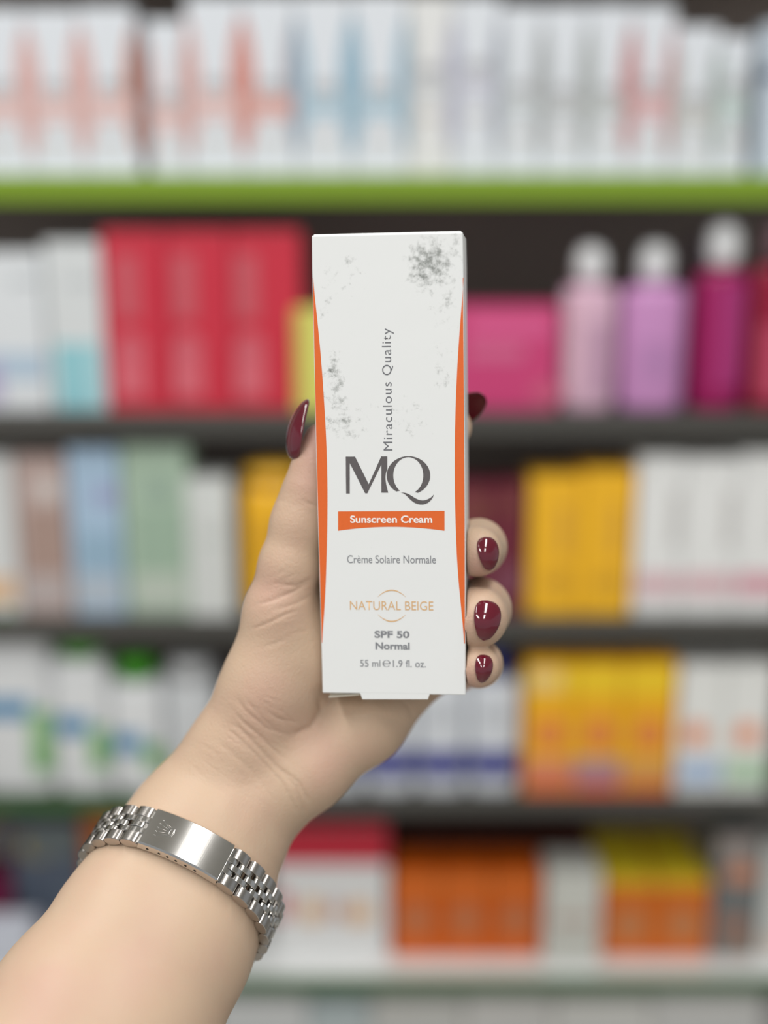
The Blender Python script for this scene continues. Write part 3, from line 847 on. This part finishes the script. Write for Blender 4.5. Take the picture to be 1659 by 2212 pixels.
# skin folds traced on the palm side
px = CX + FPX*V[:, 0]/V[:, 2]; py = CY - FPX*V[:, 1]/V[:, 2]
facing = np.clip(-(N*V).sum(1)/np.linalg.norm(V, axis=1)*2.2, 0, 1)
creases = [
    ([(598, 1083), (618, 1080)], 0.55, 5), ([(654, 1082), (690, 1096)], 0.55, 5), ([(612, 1068), (632, 1066)], 0.25, 5),
    ([(552, 1308), (596, 1294), (636, 1277), (672, 1256)], 0.45, 6), ([(540, 1361), (583, 1344), (622, 1325), (650, 1318)], 0.4, 5),
    ([(598, 1262), (640, 1266), (682, 1246)], 0.35, 6), ([(590, 1318), (640, 1304), (680, 1282)], 0.25, 6), ([(560, 1400), (620, 1378)], 0.18, 6),
    ([(688, 1498), (694, 1535), (672, 1570), (628, 1590)], 0.8, 10), ([(628, 1590), (575, 1572), (530, 1535), (505, 1500)], 0.28, 7),
    ([(600, 1580), (560, 1545), (530, 1512)], 0.25, 5), ([(650, 1562), (600, 1552), (565, 1528)], 0.22, 5), ([(575, 1600), (535, 1570), (500, 1532)], 0.25, 5),
    ([(505, 1560), (545, 1600), (580, 1638), (640, 1700), (662, 1768)], 0.5, 7), ([(490, 1572), (545, 1622), (610, 1690), (648, 1765)], 0.35, 6),
    ([(520, 1552), (570, 1598), (615, 1640)], 0.3, 6), ([(600, 1655), (645, 1690), (672, 1740)], 0.4, 6),
    ([(868, 1512), (885, 1530), (893, 1556)], 0.5, 6), ([(470, 1600), (540, 1660), (600, 1740)], 0.18, 8),
]
rng = random.Random(3)
def fine_lines(n, x0, x1, y0, y1, ang, spread, ln, dep):
    for _ in range(n):
        x, y = rng.uniform(x0, x1), rng.uniform(y0, y1)
        a = math.radians(ang + rng.uniform(-spread, spread)); l = ln*rng.uniform(0.5, 1.3)
        creases.append(([(x, y), (x + l*math.cos(a), y + l*math.sin(a))], dep*rng.uniform(0.5, 1.2), 4.0))
fine_lines(46, 480, 600, 1500, 1600, 34, 14, 50, 0.13)      # creased base of the thumb
fine_lines(34, 400, 560, 1580, 1720, 42, 8, 46, 0.09)       # wrist
fine_lines(26, 560, 650, 1230, 1420, -18, 12, 46, 0.10)     # ball of the thumb
fine_lines(14, 610, 670, 1060, 1220, -12, 16, 30, 0.08)     # thumb
disp = np.zeros(len(V))
for line, dep, w in creases:
    best = np.full(len(V), 1e9)
    q = np.array(line, float)
    for i in range(len(q)-1):
        a, b = q[i], q[i+1]; ba = b-a
        t = np.clip(((px-a[0])*ba[0] + (py-a[1])*ba[1])/ba.dot(ba), 0, 1)
        best = np.minimum(best, np.hypot(px-a[0]-t*ba[0], py-a[1]-t*ba[1]))
    ends = np.clip(np.minimum(np.hypot(px-q[0][0], py-q[0][1]), np.hypot(px-q[-1][0], py-q[-1][1]))/22, 0.15, 1)
    disp -= 0.62*dep*ends*np.exp(-(best/max(2.6, 0.62*w))**2)
    disp += 0.10*dep*ends*np.exp(-((best-2.0*w)/(1.3*w))**2)
# thumb nail bed flank and tendon relief on the wrist
for (xa, ya, xb, yb, amt, w) in ((520, 1640, 455, 1800, 0.22, 26), (575, 1700, 520, 1830, 0.16, 24)):
    a = np.array((xa, ya), float); ba = np.array((xb, yb), float) - a
    t = np.clip(((px-a[0])*ba[0] + (py-a[1])*ba[1])/ba.dot(ba), 0, 1)
    best = np.hypot(px-a[0]-t*ba[0], py-a[1]-t*ba[1])
    disp += amt*np.sin(np.pi*t)*np.exp(-(best/w)**2)
# keep folds off the hidden side
near_arm = np.where(V[:, 2] < 385, 1.0, 0.0)
V = V + N*(disp*facing*near_arm)[:, None]

def gauss(x, y, r): return np.exp(-((px-x)**2 + (py-y)**2)/r**2)
blush = np.clip(0.9*gauss(690, 930, 70) + 0.5*gauss(672, 1040, 60) + 0.55*gauss(1035, 1225, 40) + 0.4*gauss(1015, 1345, 60) + 0.6*gauss(1015, 1460, 45) + 0.35*gauss(590, 1280, 70)
                + 0.4*gauss(560, 1510, 70) + 0.35*gauss(690, 1640, 80) + 0.3*gauss(80, 2150, 130) + 0.25*gauss(330, 2060, 130) + 0.2*gauss(640, 1160, 40), 0, 1)

def skin_material():
    m = bpy.data.materials.new('skin')
    m.use_nodes = True
    nt = m.node_tree; L = nt.links.new
    b = nt.nodes['Principled BSDF']
    tc = nt.nodes.new('ShaderNodeTexCoord')
    at = nt.nodes.new('ShaderNodeAttribute'); at.attribute_name = 'blush'
    n1 = nt.nodes.new('ShaderNodeTexNoise'); n1.inputs['Scale'].default_value = 55; n1.inputs['Detail'].default_value = 5
    L(tc.outputs['Object'], n1.inputs['Vector'])
    mr = nt.nodes.new('ShaderNodeMapRange'); mr.inputs['From Min'].default_value = 0.3; mr.inputs['From Max'].default_value = 0.7
    mr.inputs['To Min'].default_value = -0.18; mr.inputs['To Max'].default_value = 0.18
    L(n1.outputs['Fac'], mr.inputs['Value'])
    ad = nt.nodes.new('ShaderNodeMath'); ad.operation = 'ADD'; ad.use_clamp = True
    L(at.outputs['Fac'], ad.inputs[0]); L(mr.outputs['Result'], ad.inputs[1])
    mx = nt.nodes.new('ShaderNodeMix'); mx.data_type = 'RGBA'
    mx.inputs['A'].default_value = lin(203, 176, 151); mx.inputs['B'].default_value = lin(198, 152, 140)
    L(ad.outputs[0], mx.inputs['Factor'])
    L(mx.outputs['Result'], b.inputs['Base Color'])
    b.inputs['Roughness'].default_value = 0.48
    b.inputs['Specular IOR Level'].default_value = 0.38
    b.inputs['Subsurface Weight'].default_value = 0.3
    b.inputs['Subsurface Radius'].default_value = (0.8, 0.4, 0.28)
    b.inputs['Subsurface Scale'].default_value = 0.0035
    # fine skin lines: stretched cells across the limb and a soft grain
    mp = nt.nodes.new('ShaderNodeMapping'); mp.inputs['Rotation'].default_value = (0.3, 0.5, 0.4); mp.inputs['Scale'].default_value = (1300, 650, 1000)
    L(tc.outputs['Object'], mp.inputs['Vector'])
    vo = nt.nodes.new('ShaderNodeTexVoronoi'); vo.feature = 'DISTANCE_TO_EDGE'; vo.inputs['Scale'].default_value = 1.0
    L(mp.outputs['Vector'], vo.inputs['Vector'])
    n2 = nt.nodes.new('ShaderNodeTexNoise'); n2.inputs['Scale'].default_value = 1100; n2.inputs['Detail'].default_value = 4
    L(tc.outputs['Object'], n2.inputs['Vector'])
    mm = nt.nodes.new('ShaderNodeMath'); mm.operation = 'MULTIPLY_ADD'; mm.inputs[1].default_value = 0.5
    L(vo.outputs['Distance'], mm.inputs[0]); L(n2.outputs['Fac'], mm.inputs[2])
    bp = nt.nodes.new('ShaderNodeBump'); bp.inputs['Strength'].default_value = 0.5; bp.inputs['Distance'].default_value = 0.00030
    gr = nt.nodes.new('ShaderNodeAttribute'); gr.attribute_name = 'grain'
    gs = nt.nodes.new('ShaderNodeMath'); gs.operation = 'MULTIPLY'; gs.inputs[1].default_value = 0.5
    L(gr.outputs['Fac'], gs.inputs[0]); L(gs.outputs[0], bp.inputs['Strength'])
    L(mm.outputs[0], bp.inputs['Height']); L(bp.outputs['Normal'], b.inputs['Normal'])
    return m
skin = skin_material()
ORG = cam_mm(P(210, 2400, 325))
RCn = np.array(RC)
Vw = (V*np.array([1, 1, -1])/1000.0) @ RCn.T + np.array([0, 0, CAM_Z]) - np.array(ORG)
me = bpy.data.meshes.new('person')
me.vertices.add(len(Vw)); me.vertices.foreach_set('co', Vw.ravel())
me.loops.add(Q.size); me.loops.foreach_set('vertex_index', Q.ravel())
me.polygons.add(len(Q)); me.polygons.foreach_set('loop_start', np.arange(0, Q.size, 4)); me.polygons.foreach_set('loop_total', np.full(len(Q), 4))
me.polygons.foreach_set('use_smooth', np.ones(len(Q), bool))
me.update(calc_edges=True); me.validate()
along = (V - P(447, 1808, 366)) @ ARM_DIR
grain = 0.22 + 0.78*np.clip((along + 12)/30, 0, 1)
ga = me.attributes.new('grain', 'FLOAT', 'POINT'); ga.data.foreach_set('value', grain.astype(np.float32))
at = me.attributes.new('blush', 'FLOAT', 'POINT'); at.data.foreach_set('value', blush.astype(np.float32))
me.materials.append(skin)
person = bpy.data.objects.new('person', me); COL.objects.link(person)
person.location = ORG
tag(person, 'bare left hand and forearm with dark red nails gripping the white carton', 'person')

# ------------------------------------------------------------------ nails
polish = mat('dark_red_polish', (96, 6, 32), 0.10, coat=1.0, var=0.1, scale=400)
def grad(p):
    e = 0.3
    g = np.array([(sdf(p + np.eye(3)[i]*e) - sdf(p - np.eye(3)[i]*e)) for i in range(3)]).ravel()
    return g/np.linalg.norm(g)
def hit(px_, py_):
    r = P(px_, py_, 1.0); d = np.arange(300, 420, 0.25)
    s = sdf(r[None]*d[:, None], True)
    i = np.argmax(s < 0)
    return r*d[i]
def nail(base, tip, nrm, width, arch, bulge, tipw=0.12, taper=0.9, hook=0.0):
    L_ = tip - base; ln = np.linalg.norm(L_); t_ = L_/ln
    n_ = nrm - t_*nrm.dot(t_); n_ /= np.linalg.norm(n_)
    s_ = np.cross(t_, n_)
    NS, NQ = 40, 17
    top = []; bot = []
    for i in range(NS):
        s = i/(NS-1)
        if s < 0.40: wp = 0.03 + 0.97*(max(0.0, 1 - ((0.40-s)/0.40)**2.4))**(1/2.4)
        else: wp = tipw + (1-tipw)*(max(0.0, 1 - ((s-0.40)/0.60)**1.9))**0.8
        if s > 0.92: wp *= math.sqrt(max(0.03, 1-((s-0.92)/0.08)**2))
        for j in range(NQ):
            q = -1 + 2*j/(NQ-1)
            p = base + L_*s + s_*q*wp*width/2 + n_*(arch*wp*(1-q*q) + bulge*4*s*(1-s) - hook*s*s)
            top.append(p); bot.append(p - n_*0.45)
    Vn = top + bot; f = []
    o = NS*NQ
    for i in range(NS-1):
        for j in range(NQ-1):
            a = i*NQ + j
            f.append((a, a+1, a+NQ+1, a+NQ)); f.append((o+a, o+a+NQ, o+a+NQ+1, o+a+1))
    for i in range(NS-1):
        for j in (0, NQ-1):
            a = i*NQ + j
            q = (a, a+NQ, o+a+NQ, o+a); f.append(q if j == 0 else q[::-1])
    for i in (0, NS-1):
        for j in range(NQ-1):
            a = i*NQ + j
            q = (a+1, a, o+a, o+a+1); f.append(q if i == 0 else q[::-1])
    W_ = [np.array(cam_mm(p)) - np.array(ORG) for p in Vn]
    ob = mesh_obj('fingernail', W_, f, polish, person, True)
    bm = bmesh.new(); bm.from_mesh(ob.data); bmesh.ops.recalc_face_normals(bm, faces=bm.faces[:]); bm.to_mesh(ob.data); bm.free()
    ob['label'] = 'long dark red polished nail'
    return ob
# thumb nail seen from its side
nail(P(634, 994, 355.0), P(664, 862, 355.0), np.array([-0.9, 0.05, -0.45]), 10.2, 2.0, 1.5, tipw=0.2, hook=0.0)
for (bx, by), (tx, ty), wd in (((1047, 1160), (1058, 1233), 6.6), ((1053, 1297), (1045, 1384), 8.0), ((1046, 1414), (1040, 1475), 5.2)):
    hb, ht, hm = hit(bx, by), hit(tx, ty), hit((bx+tx)/2, (by+ty)/2)
    g = grad(hm)
    # the nail grows on past the pad: keep the tip no deeper than the middle
    tipd = min(ht[2], hm[2] + 1.0)
    nail(hb + grad(hb)*0.1, P(tx, ty, tipd - 0.4), g, wd, 1.1, max(0.0, (hm - (hb + P(tx, ty, tipd))/2).dot(g)) + 0.15, tipw=0.22)
# index nail beyond the carton's right edge
nail(P(978, 905, 383.5), P(1047, 855, 375), np.array([0.35, 0.45, 0.8]), 8.6, 1.5, 1.0, tipw=0.3)
# ------------------------------------------------------------------ steel bracelet wrapped round the wrist
steel = mat('polished_steel', (205, 203, 200), 0.17, metal=1.0, var=0.05, scale=500)
steel_sat = mat('satin_steel', (186, 182, 178), 0.26, metal=1.0, var=0.08, scale=700)
hole_m = mat('pin_hole_shadow', (24, 23, 22), 0.6)
c0 = hit(403, 1830)
tilt, sdv = math.radians(15), math.radians(-1.5)
up_n = np.cross(SIDE, ARM_DIR)
BM = ARM_DIR*math.cos(tilt) + up_n*math.sin(tilt) + SIDE*math.tan(sdv); BM /= np.linalg.norm(BM)
a_ = P(400, 1900, 359)
ctr = a_ + ARM_DIR*((c0 - a_) @ BM/(ARM_DIR @ BM))
e1 = c0 - ctr; e1 -= BM*(e1 @ BM); e1 /= np.linalg.norm(e1); e2 = np.cross(BM, e1)
cont = []
rr = np.arange(8, 60, 0.08)
for th in np.linspace(0, 2*math.pi, 181)[:-1]:
    d = math.cos(th)*e1 + math.sin(th)*e2
    q = sdf(ctr + rr[:, None]*d, False)
    # both edges of the band must clear the skin
    qa = sdf(ctr + BM*4.6 + rr[:, None]*d, False); qb = sdf(ctr - BM*4.6 + rr[:, None]*d, False)
    mid = rr[np.argmax(q > 1.6)]; ed = min(rr[np.argmax(qa > 1.1)], 99); eb = rr[np.argmax(qb > 1.1)]
    cont.append(max(mid, 0.5*mid + 0.5*max(ed, eb)))
cont = np.array(cont)
for _ in range(6): cont = 0.5*cont + 0.25*(np.roll(cont, 1) + np.roll(cont, -1))
ths = np.linspace(0, 2*math.pi, 181)[:-1]
pc = ctr + cont[:, None]*(np.cos(ths)[:, None]*e1 + np.sin(ths)[:, None]*e2)
seg = np.linalg.norm(np.roll(pc, -1, 0) - pc, axis=1)
arc = np.concatenate([[0], np.cumsum(seg)]); LEN = arc[-1]
pcc = np.concatenate([pc, pc[:1]])
def on_band(s):
    """point, tangent, outward normal at arc length s"""
    s = s % LEN
    def at_(s): return np.array([np.interp(s % LEN, arc, pcc[:, i]) for i in range(3)])
    p = at_(s); t = at_(s+0.8) - at_(s-0.8); t /= np.linalg.norm(t)
    n_ = np.cross(t, BM)
    if n_ @ (p - ctr) < 0: n_ = -n_
    return p, t, n_/np.linalg.norm(n_)
p0, t0, n0 = on_band(0)
dirsign = 1.0 if t0[0] > 0 else -1.0            # +s runs to the right of the picture
def band(s): 
    p, t, n_ = on_band(dirsign*s)
    return p, t*dirsign, n_
BO = np.array(cam_mm(p0))
bracelet = empty('watch_bracelet', BO)
tag(bracelet, 'polished steel five-row link bracelet with folding clasp around the wrist', 'bracelet')
def frame_obj(name, me, p, t, n_, parent=bracelet):
    """local x along the band, y across it towards the hand, z outwards"""
    w_ = np.cross(n_, t)
    def wdir(v): return np.array(RC @ Vector((v[0], v[1], -v[2])))
    o = bpy.data.objects.new(name, me); COL.objects.link(o); o.parent = parent
    X, Y_, Z_ = wdir(t), wdir(w_), wdir(n_)
    if np.cross(X, Y_) @ Z_ < 0: Y_ = -Y_
    m = Matrix(((X[0], Y_[0], Z_[0]), (X[1], Y_[1], Z_[1]), (X[2], Y_[2], Z_[2]))).to_4x4()
    m.translation = Vector(np.array(cam_mm(p)) - BO)
    o.matrix_local = m
    return o
def link_mesh(hl, ht, wd, m):
    """rounded link: D-like section along the band, drawn out across it (mm in, metres out)"""
    k = 12; v, f = [], []
    def ringv(y, sc):
        for i in range(k):
            a = 2*math.pi*(i+0.5)/k
            cx_, sx_ = math.cos(a), math.sin(a)
            e = (abs(cx_)**2.5 + abs(sx_)**2.5)**(-1/2.5)
            v.append(((hl*e*cx_ - math.copysign((1-sc)*ht, cx_))/1000, y/1000, (ht*e*sx_*sc)/1000))
    ringv(-wd/2 + 0.12, 1); ringv(wd/2 - 0.12, 1)            # barrel
    ringv(-wd/2 + 0.12, 1); ringv(-wd/2, 0.90); ringv(wd/2 - 0.12, 1); ringv(wd/2, 0.90)
    for i in range(k):
        q = (i+1) % k
        f.append((i, q, k+q, k+i)); f.append((3*k+i, 3*k+q, 2*k+q, 2*k+i)); f.append((4*k+i, 4*k+q, 5*k+q, 5*k+i))
    f.append(tuple(3*k+i for i in range(k))[::-1]); f.append(tuple(5*k+i for i in range(k)))
    f = [tuple(q[::-1]) for q in f]
    me = bpy.data.meshes.new('link'); me.from_pydata(v, [], f); me.materials.append(m)
    me.polygons.foreach_set('use_smooth', [p_ % 3 == 0 and p_ < 3*k for p_ in range(len(f))]); me.update()
    # make sure faces look outwards
    if sum(p_.normal.dot(p_.center) for p_ in me.polygons) < 0: me.flip_normals()
    return me
outer_me = link_mesh(2.95, 1.7, 3.3, steel_sat)
inner_me = link_mesh(2.6, 1.5, 1.75, steel)
CL = 25.0
nrow = int(round((LEN - CL)/6.2)); pitch = (LEN - CL)/nrow
for i in range(nrow):
    s = CL/2 + (i + 0.5)*pitch
    p, t, n_ = band(s)
    for y in (-4.35, 4.35):
        frame_obj('outer_link', outer_me, p + np.cross(n_, t)*y, t, n_)
    if i < nrow:
        p, t, n_ = band(s + (pitch/2 if i < nrow-1 else 0.0) )
        for y in (-1.85, 1.85):
            frame_obj('inner_link', inner_me, p + np.cross(n_, t)*y, t, n_)
        p, t, n_ = band(s)
        frame_obj('inner_link', inner_me, p + n_*0.1, t, n_)
# end pieces that fill the half pitch beside the clasp
for s in (CL/2 + 0.6, -CL/2 - 0.6):
    p, t, n_ = band(s)
    for y in (-1.85, 1.85):
        frame_obj('inner_link', inner_me, p + np.cross(n_, t)*y - n_*0.1, t, n_)
    bmh = box_bm(-0.0012, 0.0012, -0.0056, 0.0056, -0.0011, 0.0008, 0.0004)
    meh = bpy.data.meshes.new('hinge_bar'); bmh.to_mesh(meh); bmh.free(); meh.materials.append(steel)
    frame_obj('hinge_bar', meh, p, t, n_)
# clasp: gently bowed cover with turned-down long edges
pe0, pe1, pm = band(-CL/2)[0], band(CL/2)[0], p0
tc_ = pe1 - pe0; clen = np.linalg.norm(tc_); tc_ /= clen
nc_ = np.cross(tc_, BM); nc_ = nc_ if nc_ @ n0 > 0 else -nc_
nc_ /= np.linalg.norm(nc_)
sag = (pm - (pe0+pe1)/2) @ nc_
cc = (pe0+pe1)/2 + nc_*1.0
bmc = bmesh.new()
NSX = 44; HWC = 6.1
secs = []
prof = [(-HWC, -2.0), (-HWC, 0.55), (-HWC+0.45, 1.0), (HWC-0.45, 1.0), (HWC, 0.55), (HWC, -2.0), (HWC-0.7, -2.0), (HWC-0.7, -0.2), (-HWC+0.7, -0.2), (-HWC+0.7, -2.0)]
for i in range(NSX+1):
    u = -1 + 2*i/NSX
    x = u*clen/2
    zb = sag*0.85*(1-u*u)
    secs.append([bmc.verts.new((x/1000, y/1000, (z+zb)/1000)) for y, z in prof])
for i in range(NSX):
    for j in range(len(prof)):
        k = (j+1) % len(prof)
        bmc.faces.new((secs[i][j], secs[i+1][j], secs[i+1][k], secs[i][k]))
for sct in (secs[0], secs[-1]):
    bmc.faces.new([sct[0], sct[1], sct[2], sct[3], sct[4], sct[5], sct[6], sct[7], sct[8], sct[9]])
bmesh.ops.recalc_face_normals(bmc, faces=bmc.faces[:])
mec = bpy.data.meshes.new('clasp'); bmc.to_mesh(mec); bmc.free(); mec.materials.append(steel)
clasp = frame_obj('clasp', mec, cc, tc_, nc_)
clasp['label'] = 'polished rectangular clasp cover'
# top surface height of the clasp at local x (mm)
def ctop(x): return 1.0 + sag*0.85*(1-(2*x/clen)**2)
ysgn = 1.0
yl = np.cross(nc_, tc_)
def wd_(v): return np.array(RC @ Vector((v[0], v[1], -v[2])))
if np.cross(wd_(tc_), wd_(yl)) @ wd_(nc_) < 0: ysgn = -1.0
HANDY = ysgn*(1.0 if yl @ ARM_DIR > 0 else -1.0)  # sign of local y that points to the hand
# pin holes along the edge nearer the elbow
for x in (-9.2, -5.6, -3.0, -0.4, 2.6, 5.6):
    bmh = bmesh.new()
    bmesh.ops.create_circle(bmh, cap_ends=True, radius=0.00042, segments=12, matrix=Matrix.Translation((x/1000, -HANDY*(HWC + 0.03)/1000, (ctop(x) - 2.0)/1000)) @ Matrix.Rotation(math.pi/2, 4, 'X'))
    bm_obj('pin_hole', bmh, hole_m, clasp)
# raised crown mark, points towards the left end
bmk = bmesh.new()
def ridge(pts, r, closed=False):
    n = len(pts); rings = []
    for i in range(n):
        a = Vector(pts[i-1] if (i > 0 or closed) else pts[i]); b = Vector(pts[(i+1) % n] if (i < n-1 or closed) else pts[i])
        t = (b-a); t = t.normalized() if t.length > 0 else Vector((1, 0))
        s_ = Vector((-t.y, t.x))
        x, y = pts[i]
        ri = r[i] if isinstance(r, (list, tuple)) else r
        z = ctop(x)
        rings.append([bmk.verts.new(((x+s_.x*o*ri)/1000, HANDY*(y+s_.y*o*ri)/1000, (z+h)/1000)) for o, h in ((-1, -0.05), (-0.5, 0.10), (0.5, 0.10), (1, -0.05))])
    for i in range(n if closed else n-1):
        A_, B_ = rings[i], rings[(i+1) % n]
        for j in range(3): bmk.faces.new((A_[j], B_[j], B_[j+1], A_[j+1]))
kx, ky = -6.6, 0.2
ridge([(kx+1.35+0.55*math.cos(a), ky+1.05*math.sin(a)) for a in np.linspace(0, 2*math.pi, 19)[:-1]], 0.14, True)
tips = [(-2.3, -2.5), (-2.55, -1.2), (-2.6, 0.05), (-2.5, 1.3), (-2.2, 2.5)]
for tx_, ty_ in tips:
    ridge([(kx+0.45, ky+ty_*0.42), (kx-0.9, ky+ty_*0.72), (kx+tx_, ky+ty_)], [0.26, 0.20, 0.10])
    ridge([(kx+tx_-0.22+0.18*math.cos(a), ky+ty_*1.04+0.18*math.sin(a)) for a in np.linspace(0, 2*math.pi, 9)[:-1]], 0.14, True)
ridge([(kx-1.8, ky-2.3), (kx+0.6, ky-1.5), (kx+1.9, ky-1.3), (kx+2.25, ky), (kx+1.9, ky+1.3), (kx+0.6, ky+1.5), (kx-1.8, ky+2.3)], 0.13)
bmesh.ops.recalc_face_normals(bmk, faces=bmk.faces[:])
bm_obj('crown_emblem', bmk, steel, clasp)['label'] = 'raised five-pointed crown mark'
